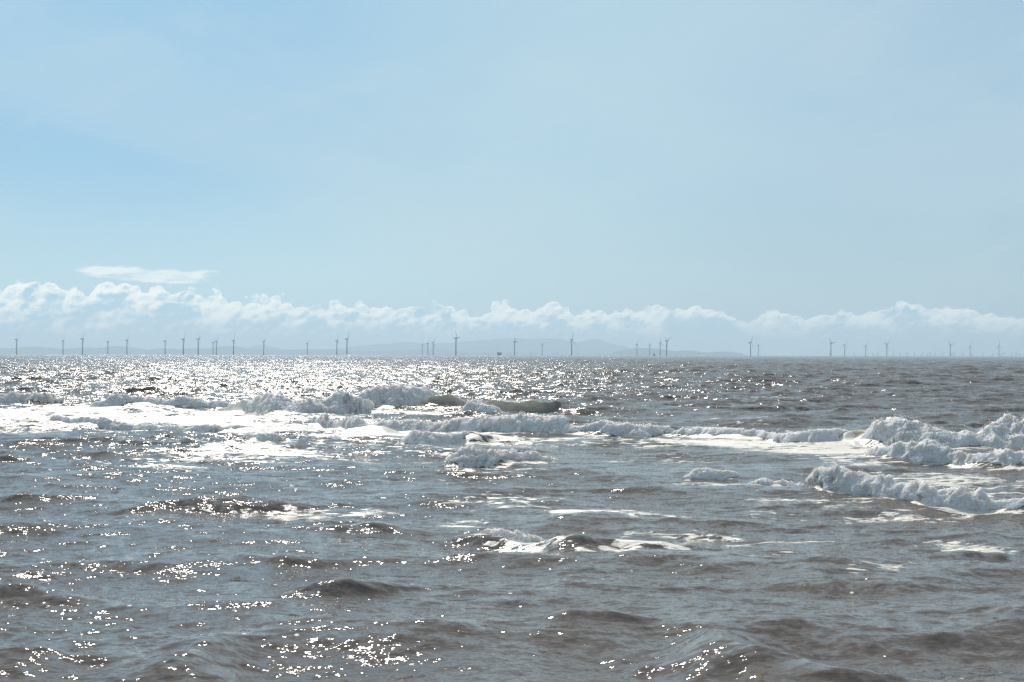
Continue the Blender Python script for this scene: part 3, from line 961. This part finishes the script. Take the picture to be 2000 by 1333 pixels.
# the far wind farm in the haze: photo x, y of the hub, blade turn, label
FAR = [
    (903.6, 690.0, 30, "tiny faint turbine right of the largest turbine's foot"),
    (947.5, 690.2, 10, "tiny faint turbine, left one of two left of the offshore platform"),
    (954.0, 690.8, 50, "tiny faint turbine immediately left of the offshore platform"),
    (991.0, 690.4, 0, "tiny faint turbine between the platform and the next tall turbine"),
    (997.0, 690.0, 40, "tiny faint turbine touching the left of the tall turbine after the platform"),
    (1036.0, 690.2, 20, "tiny faint turbine, left of the three before the short V bladed turbine"),
    (1040.5, 691.0, 60, "tiny faint turbine, middle of the three before the short V bladed turbine"),
    (1046.5, 691.2, 80, "tiny faint turbine, right of the three before the short V bladed turbine"),
    (1081.0, 690.6, 15, "tiny faint turbine, farther left of two left of the tall central turbine"),
    (1088.0, 691.4, 70, "tiny faint turbine, nearer of two left of the tall central turbine"),
    (1127.0, 690.8, -20, "tiny faint turbine just right of the tall central turbine's foot"),
    (1171.0, 690.2, 0, "tiny faint turbine alone below the sloping shoulder of the far mountain"),
    (1213.0, 691.2, 40, "tiny faint turbine left of the four turbines before the headland"),
    (1255.6, 691.8, 25, "tiny faint turbine between the first two of four turbines before the headland"),
    (1620.8, 689.0, 0, "tiny turbine half hidden behind the left of a tall pale tower"),
    (1668.3, 689.6, 20, "tiny turbine between the second and third of the four at right"),
    (1704.6, 691.2, -40, "tiny turbine, left of two between the third and fourth of the four at right"),
    (1714.4, 690.2, 35, "tiny turbine, right of two between the third and fourth of the four at right"),
    (1745.2, 691.6, 10, "tiny turbine, first right of the tall wide Y bladed turbine"),
    (1758.2, 690.4, 50, "tiny turbine, second right of the tall wide Y bladed turbine"),
    (1772.2, 690.0, 20, "tiny turbine, third right of the tall wide Y bladed turbine"),
    (1785.6, 691.0, -15, "tiny turbine, fourth right of the tall wide Y bladed turbine"),
    (1800.4, 691.0, 15, "tiny turbine midway between the wide Y and the V bladed turbines"),
    (1811.0, 693.0, 60, "lowest faintest tiny turbine left of the middle of the far row"),
    (1816.4, 690.2, 40, "tiny open bladed turbine four left of the tall V bladed one"),
    (1825.6, 692.4, 0, "tiny low turbine three left of the tall V bladed one"),
    (1841.4, 691.0, 25, "tiny turbine immediately left of the tall V bladed one"),
    (1859.2, 690.4, 70, "tiny turbine touching the right side of the tall V bladed one"),
    (1863.6, 692.8, 30, "tiny low turbine second right of the tall V bladed one"),
    (1877.6, 689.8, -25, "tiny turbine, left of the two before the second turbine from right edge"),
    (1881.8, 691.2, 45, "tiny turbine, right of the two before the second turbine from right edge"),
    (1900.0, 691.6, 5, "tiny turbine just right of the second turbine from right edge"),
    (1919.6, 690.4, -55, "tiny turbine midway between the last two tall turbines"),
    (1938.4, 691.0, -10, "tiny turbine just left of the rightmost tall turbine"),
    (1955.6, 692.8, 35, "tiny low turbine just right of the rightmost tall turbine"),
    (1961.0, 690.4, 55, "tiny open bladed turbine second right of the rightmost tall turbine"),
    (1976.6, 692.6, 20, "tiny low turbine fourth from the right edge"),
    (1984.6, 690.2, 0, "tiny upright turbine third from the right edge"),
    (1991.2, 693.2, 80, "tiny lowest turbine second from the right edge"),
    (1999.0, 691.2, 25, "tiny turbine cut by the right edge"),
]


def hz_at(px):
    return 694 + (px - 1000) * 0.002


def place_turbine(root, px, hub_y, phase, label, group, first, yaw_az=70.0, D=None):
    if D is None:
        D = 83.5 * F_PX / (hz_at(px) - hub_y)
    vis = (hz_at(px) - hub_y) * D / F_PX             # far away the curve of the sea hides the foot of the tower
    o = root if first else copy_tree(root)
    X, Y = at_dist(px, D)
    o.location = (X, Y, 0)
    o.rotation_euler = (0, 0, R(-yaw_az))          # local +Y -> azimuth yaw_az
    for ch in o.children:
        if vis < 83.0:
            if ch.name.startswith(("tower", "transition")):
                ch.scale = (1, 1, vis / 83.5)
            else:
                ch.location.z += vis - 83.5
        if ch.name.startswith("rotor_hub"):
            # seen from behind the rotor, clockwise on screen
            ch.rotation_euler = (0, R(phase), 0)
    tag(o, label, "wind turbine", group)


# ------------------------------------------------------------------ small craft, buoys, platform
def build_platform():
    D = 8200.0
    X, Y = at_dist(975.4, D)
    root = empty("offshore_substation", (X, Y, 0), R(-2))
    bm = bmesh.new()
    add_box(bm, (0, 0, 4.6), (24.6, 18, 3.2), 1.08)
    add_box(bm, (0.3, 0, 12.0), (26.6, 19.4, 11.5))
    for k in range(4):
        add_box(bm, (0.3, 0, 7.6 + 3.3 * k), (27.2, 20.0, 0.35))
    bm_obj("topside", bm, M['grey'], root)
    for sx in (-1, 1):
        for sy in (-1, 1):
            bm = bmesh.new()
            add_bar(bm, (sx * 10.0, sy * 7.5, -3), (sx * 9.4, sy * 7.2, 3.2), 1.1, 12)
            bm_obj("leg", bm, M['yellow'], root)
    bm = bmesh.new()
    for z in (-0.5, 2.6):
        for sy in (-1, 1):
            add_bar(bm, (-9.8, sy * 7.4, z), (9.8, sy * 7.4, z), 0.5)
    bm_obj("brace", bm, M['yellow'], root)
    bm = bmesh.new()
    add_lathe(bm, [(1.2, 17.75), (1.2, 19.6), (0.9, 20.2)], 12, Matrix.Translation((-9.4, 0, 0)))
    add_bar(bm, (-9.4, 0, 19.6), (-6.0, 0, 25.2), 0.4)
    add_bar(bm, (-9.9, 0, 19.6), (-8.6, 0, 24.4), 0.3)
    add_bar(bm, (-8.6, 0, 24.4), (-6.0, 0, 25.2), 0.2)
    bm_obj("crane", bm, M['grey'], root)
    tag(root, "square grey offshore platform standing on the horizon left of centre right turbines", "platform")
    root['label'] = "boxy blue-grey offshore platform with a small crane standing on the horizon"


def build_ship():
    D = 8600.0
    X, Y = at_dist(1278.0, D)
    root = empty("ship", (X, Y, 0), R(6))
    # seen bow-on: hull sections along local y
    bm = bmesh.new()
    prev = None
    for y, half, deck in ((-22, 0.3, 6.6), (-18, 2.8, 6.2), (-10, 5.4, 5.6), (4, 6.0, 5.2), (18, 5.8, 5.2), (22, 5.0, 5.4)):
        ring = [bm.verts.new(p) for p in ((-half, y, deck), (-half * 0.92, y, 1.5), (-half * 0.6, y, -1.5), (half * 0.6, y, -1.5), (half * 0.92, y, 1.5), (half, y, deck))]
        if prev:
            for k in range(6):
                bm.faces.new((prev[k], prev[(k + 1) % 6], ring[(k + 1) % 6], ring[k]))
        else:
            bm.faces.new(ring[::-1])
        prev = ring
    bm.faces.new(prev)
    bm_obj("hull", bm, M['dark'], root)
    bm = bmesh.new()
    add_box(bm, (0, 10, 7.7), (10.6, 12, 5.2), 0.95)
    add_box(bm, (0, 9, 11.6), (8.6, 8, 2.7), 0.92)
    bm_obj("superstructure", bm, M['grey'], root)
    bm = bmesh.new()
    add_box(bm, (0.0, 8.0, 14.2), (2.6, 2.4, 2.6), 0.6)
    add_bar(bm, (-0.4, 8, 15), (-0.4, 8, 20.5), 0.5)
    add_bar(bm, (-2.2, 8, 17.2), (1.4, 8, 17.2), 0.25)
    bm_obj("mast", bm, M['dark'], root)
    tag(root, "dark ship seen end-on between two turbines before the low headland", "ship")


def make_buoy():
    root = empty("navigation_buoy")
    bm = bmesh.new()
    add_lathe(bm, [(0.4, -1.0), (1.15, -0.4), (1.25, 0.3), (1.1, 0.75), (0.5, 0.95)], 20)
    bm_obj("float", bm, M['dark'], root, True)
    bm = bmesh.new()
    for k in range(4):
        a = R(45 + 90 * k)
        add_bar(bm, (0.7 * math.cos(a), 0.7 * math.sin(a), 0.8), (0.22 * math.cos(a), 0.22 * math.sin(a), 3.0), 0.09, 8)
    for z, r in ((1.5, 0.60), (2.3, 0.42)):
        for k in range(4):
            a, b = R(45 + 90 * k), R(135 + 90 * k)
            add_bar(bm, (r * math.cos(a), r * math.sin(a), z), (r * math.cos(b), r * math.sin(b), z), 0.06, 6)
    add_box(bm, (0, 0, 1.9), (0.75, 0.75, 1.2), 0.6)
    bm_obj("superstructure", bm, M['dark'], root)
    bm = bmesh.new()
    add_lathe(bm, [(0.24, 3.0), (0.24, 3.35), (0.12, 3.5)], 12)
    bm_obj("lantern", bm, M['dark'], root)
    return root


BUOYS = [
    (34.6, 4200, "small buoy beside the foot of the leftmost turbine"),
    (166.5, 3700, "narrow dark buoy just right of the third turbine from left"),
    (433.3, 4200, "dark pointed buoy between the close turbine pair and the next one"),
    (758.6, 5200, "tiny dark buoy alone in the wide gap left of the tight row of three turbines"),
    (1294.6, 6000, "tiny pale buoy between the last two turbines before the headland"),
]


# ================================================================== build
M = {
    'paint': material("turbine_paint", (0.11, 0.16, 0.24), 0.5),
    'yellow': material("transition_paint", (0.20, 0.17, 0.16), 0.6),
    'grey': material("platform_grey", (0.16, 0.19, 0.23), 0.7),
    'dark': material("dark_hull", (0.045, 0.05, 0.06), 0.6),
    'hill': material("hillside", (0.055, 0.075, 0.06), 0.95, 0.1),
}
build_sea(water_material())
FOAM = foam_material()
for i, (lab, p) in enumerate(BREAKERS):
    build_breaker(lab, p, FOAM, 50 + 7 * i)

build_hills("hills", [(-700, 690), (-400, 676), (-200, 681), (-60, 678), (0, 679.5), (12, 680), (25, 681), (50, 679), (80, 677.5), (100, 679), (120, 681), (140, 680.5), (175, 679.5), (200, 680.5),
                      (215, 678.5), (228, 677), (245, 678), (260, 680), (280, 683.5), (295, 684), (310, 681), (330, 681), (350, 682.5), (380, 680.5), (410, 681), (425, 679),
                      (445, 675.8), (460, 676.5), (480, 680), (500, 682), (520, 683), (560, 683), (600, 682), (640, 683.5), (700, 686), (740, 685.5), (800, 683.5), (850, 682.5),
                      (900, 686), (960, 688), (1020, 691), (1060, 694.5)], 34000, 2200, M['hill'], 3)
build_hills("hills", [(440, 694), (480, 684), (512, 674.5), (540, 679), (580, 684), (640, 682), (700, 676), (760, 671), (800, 668), (830, 671), (870, 670), (900, 668), (950, 663.5),
                      (1000, 662), (1060, 661.5), (1090, 660.5), (1102, 663), (1117, 667), (1132, 667), (1150, 664), (1165, 664), (1180, 669), (1200, 673), (1215, 674), (1230, 679),
                      (1250, 680.5), (1290, 683), (1330, 688), (1380, 694.5)], 44000, 2400, M['hill'], 9)
build_hills("hills", [(1180, 694.5), (1215, 684), (1240, 681), (1275, 680.5), (1300, 683), (1320, 686), (1335, 684.2), (1346, 684.4), (1365, 687.3), (1380, 688), (1405, 687.2), (1420, 687.2),
                      (1428, 688.5), (1434, 691), (1438, 695)], 30000, 1800, M['hill'], 17)

T = make_turbine()
for i, (px, hy, ph, lab) in enumerate(TURBINES):
    place_turbine(T, px, hy, ph, lab, "tall wind turbines along the horizon", i == 0)
for px, hy, ph, lab in FAR:
    place_turbine(T, px, hy, ph, lab, "tiny hazy wind turbines of the far wind farm", False, D=18500.0)
build_platform()
build_ship()
B = make_buoy()
for i, (px, D, lab) in enumerate(BUOYS):
    o = B if i == 0 else copy_tree(B)
    X, Y = at_dist(px, D)
    o.location = (X, Y, 0)
    tag(o, lab, "buoy", "navigation buoys near the horizon")

# ------------------------------------------------------------------ haze
HAZE = True
if HAZE:
    bm = bmesh.new()
    add_box(bm, (0, 0, 284.0), (98000, 98000, 574.0))
    hz = bmesh.ops.recalc_face_normals(bm, faces=bm.faces)
    mt = bpy.data.materials.new("haze")
    mt.use_nodes = True
    t = NT(mt.node_tree)
    t.n.clear()
    pv = t.node('ShaderNodeVolumePrincipled')
    pv.inputs['Color'].default_value = (0.62, 0.785, 0.915, 1)
    pv.inputs['Density'].default_value = 5.4e-5
    pv.inputs['Anisotropy'].default_value = 0.28
    out = t.node('ShaderNodeOutputMaterial')
    t.l.new(pv.outputs[0], out.inputs['Volume'])
    o = bm_obj("haze", bm, mt)
    tag(o, kind='stuff')
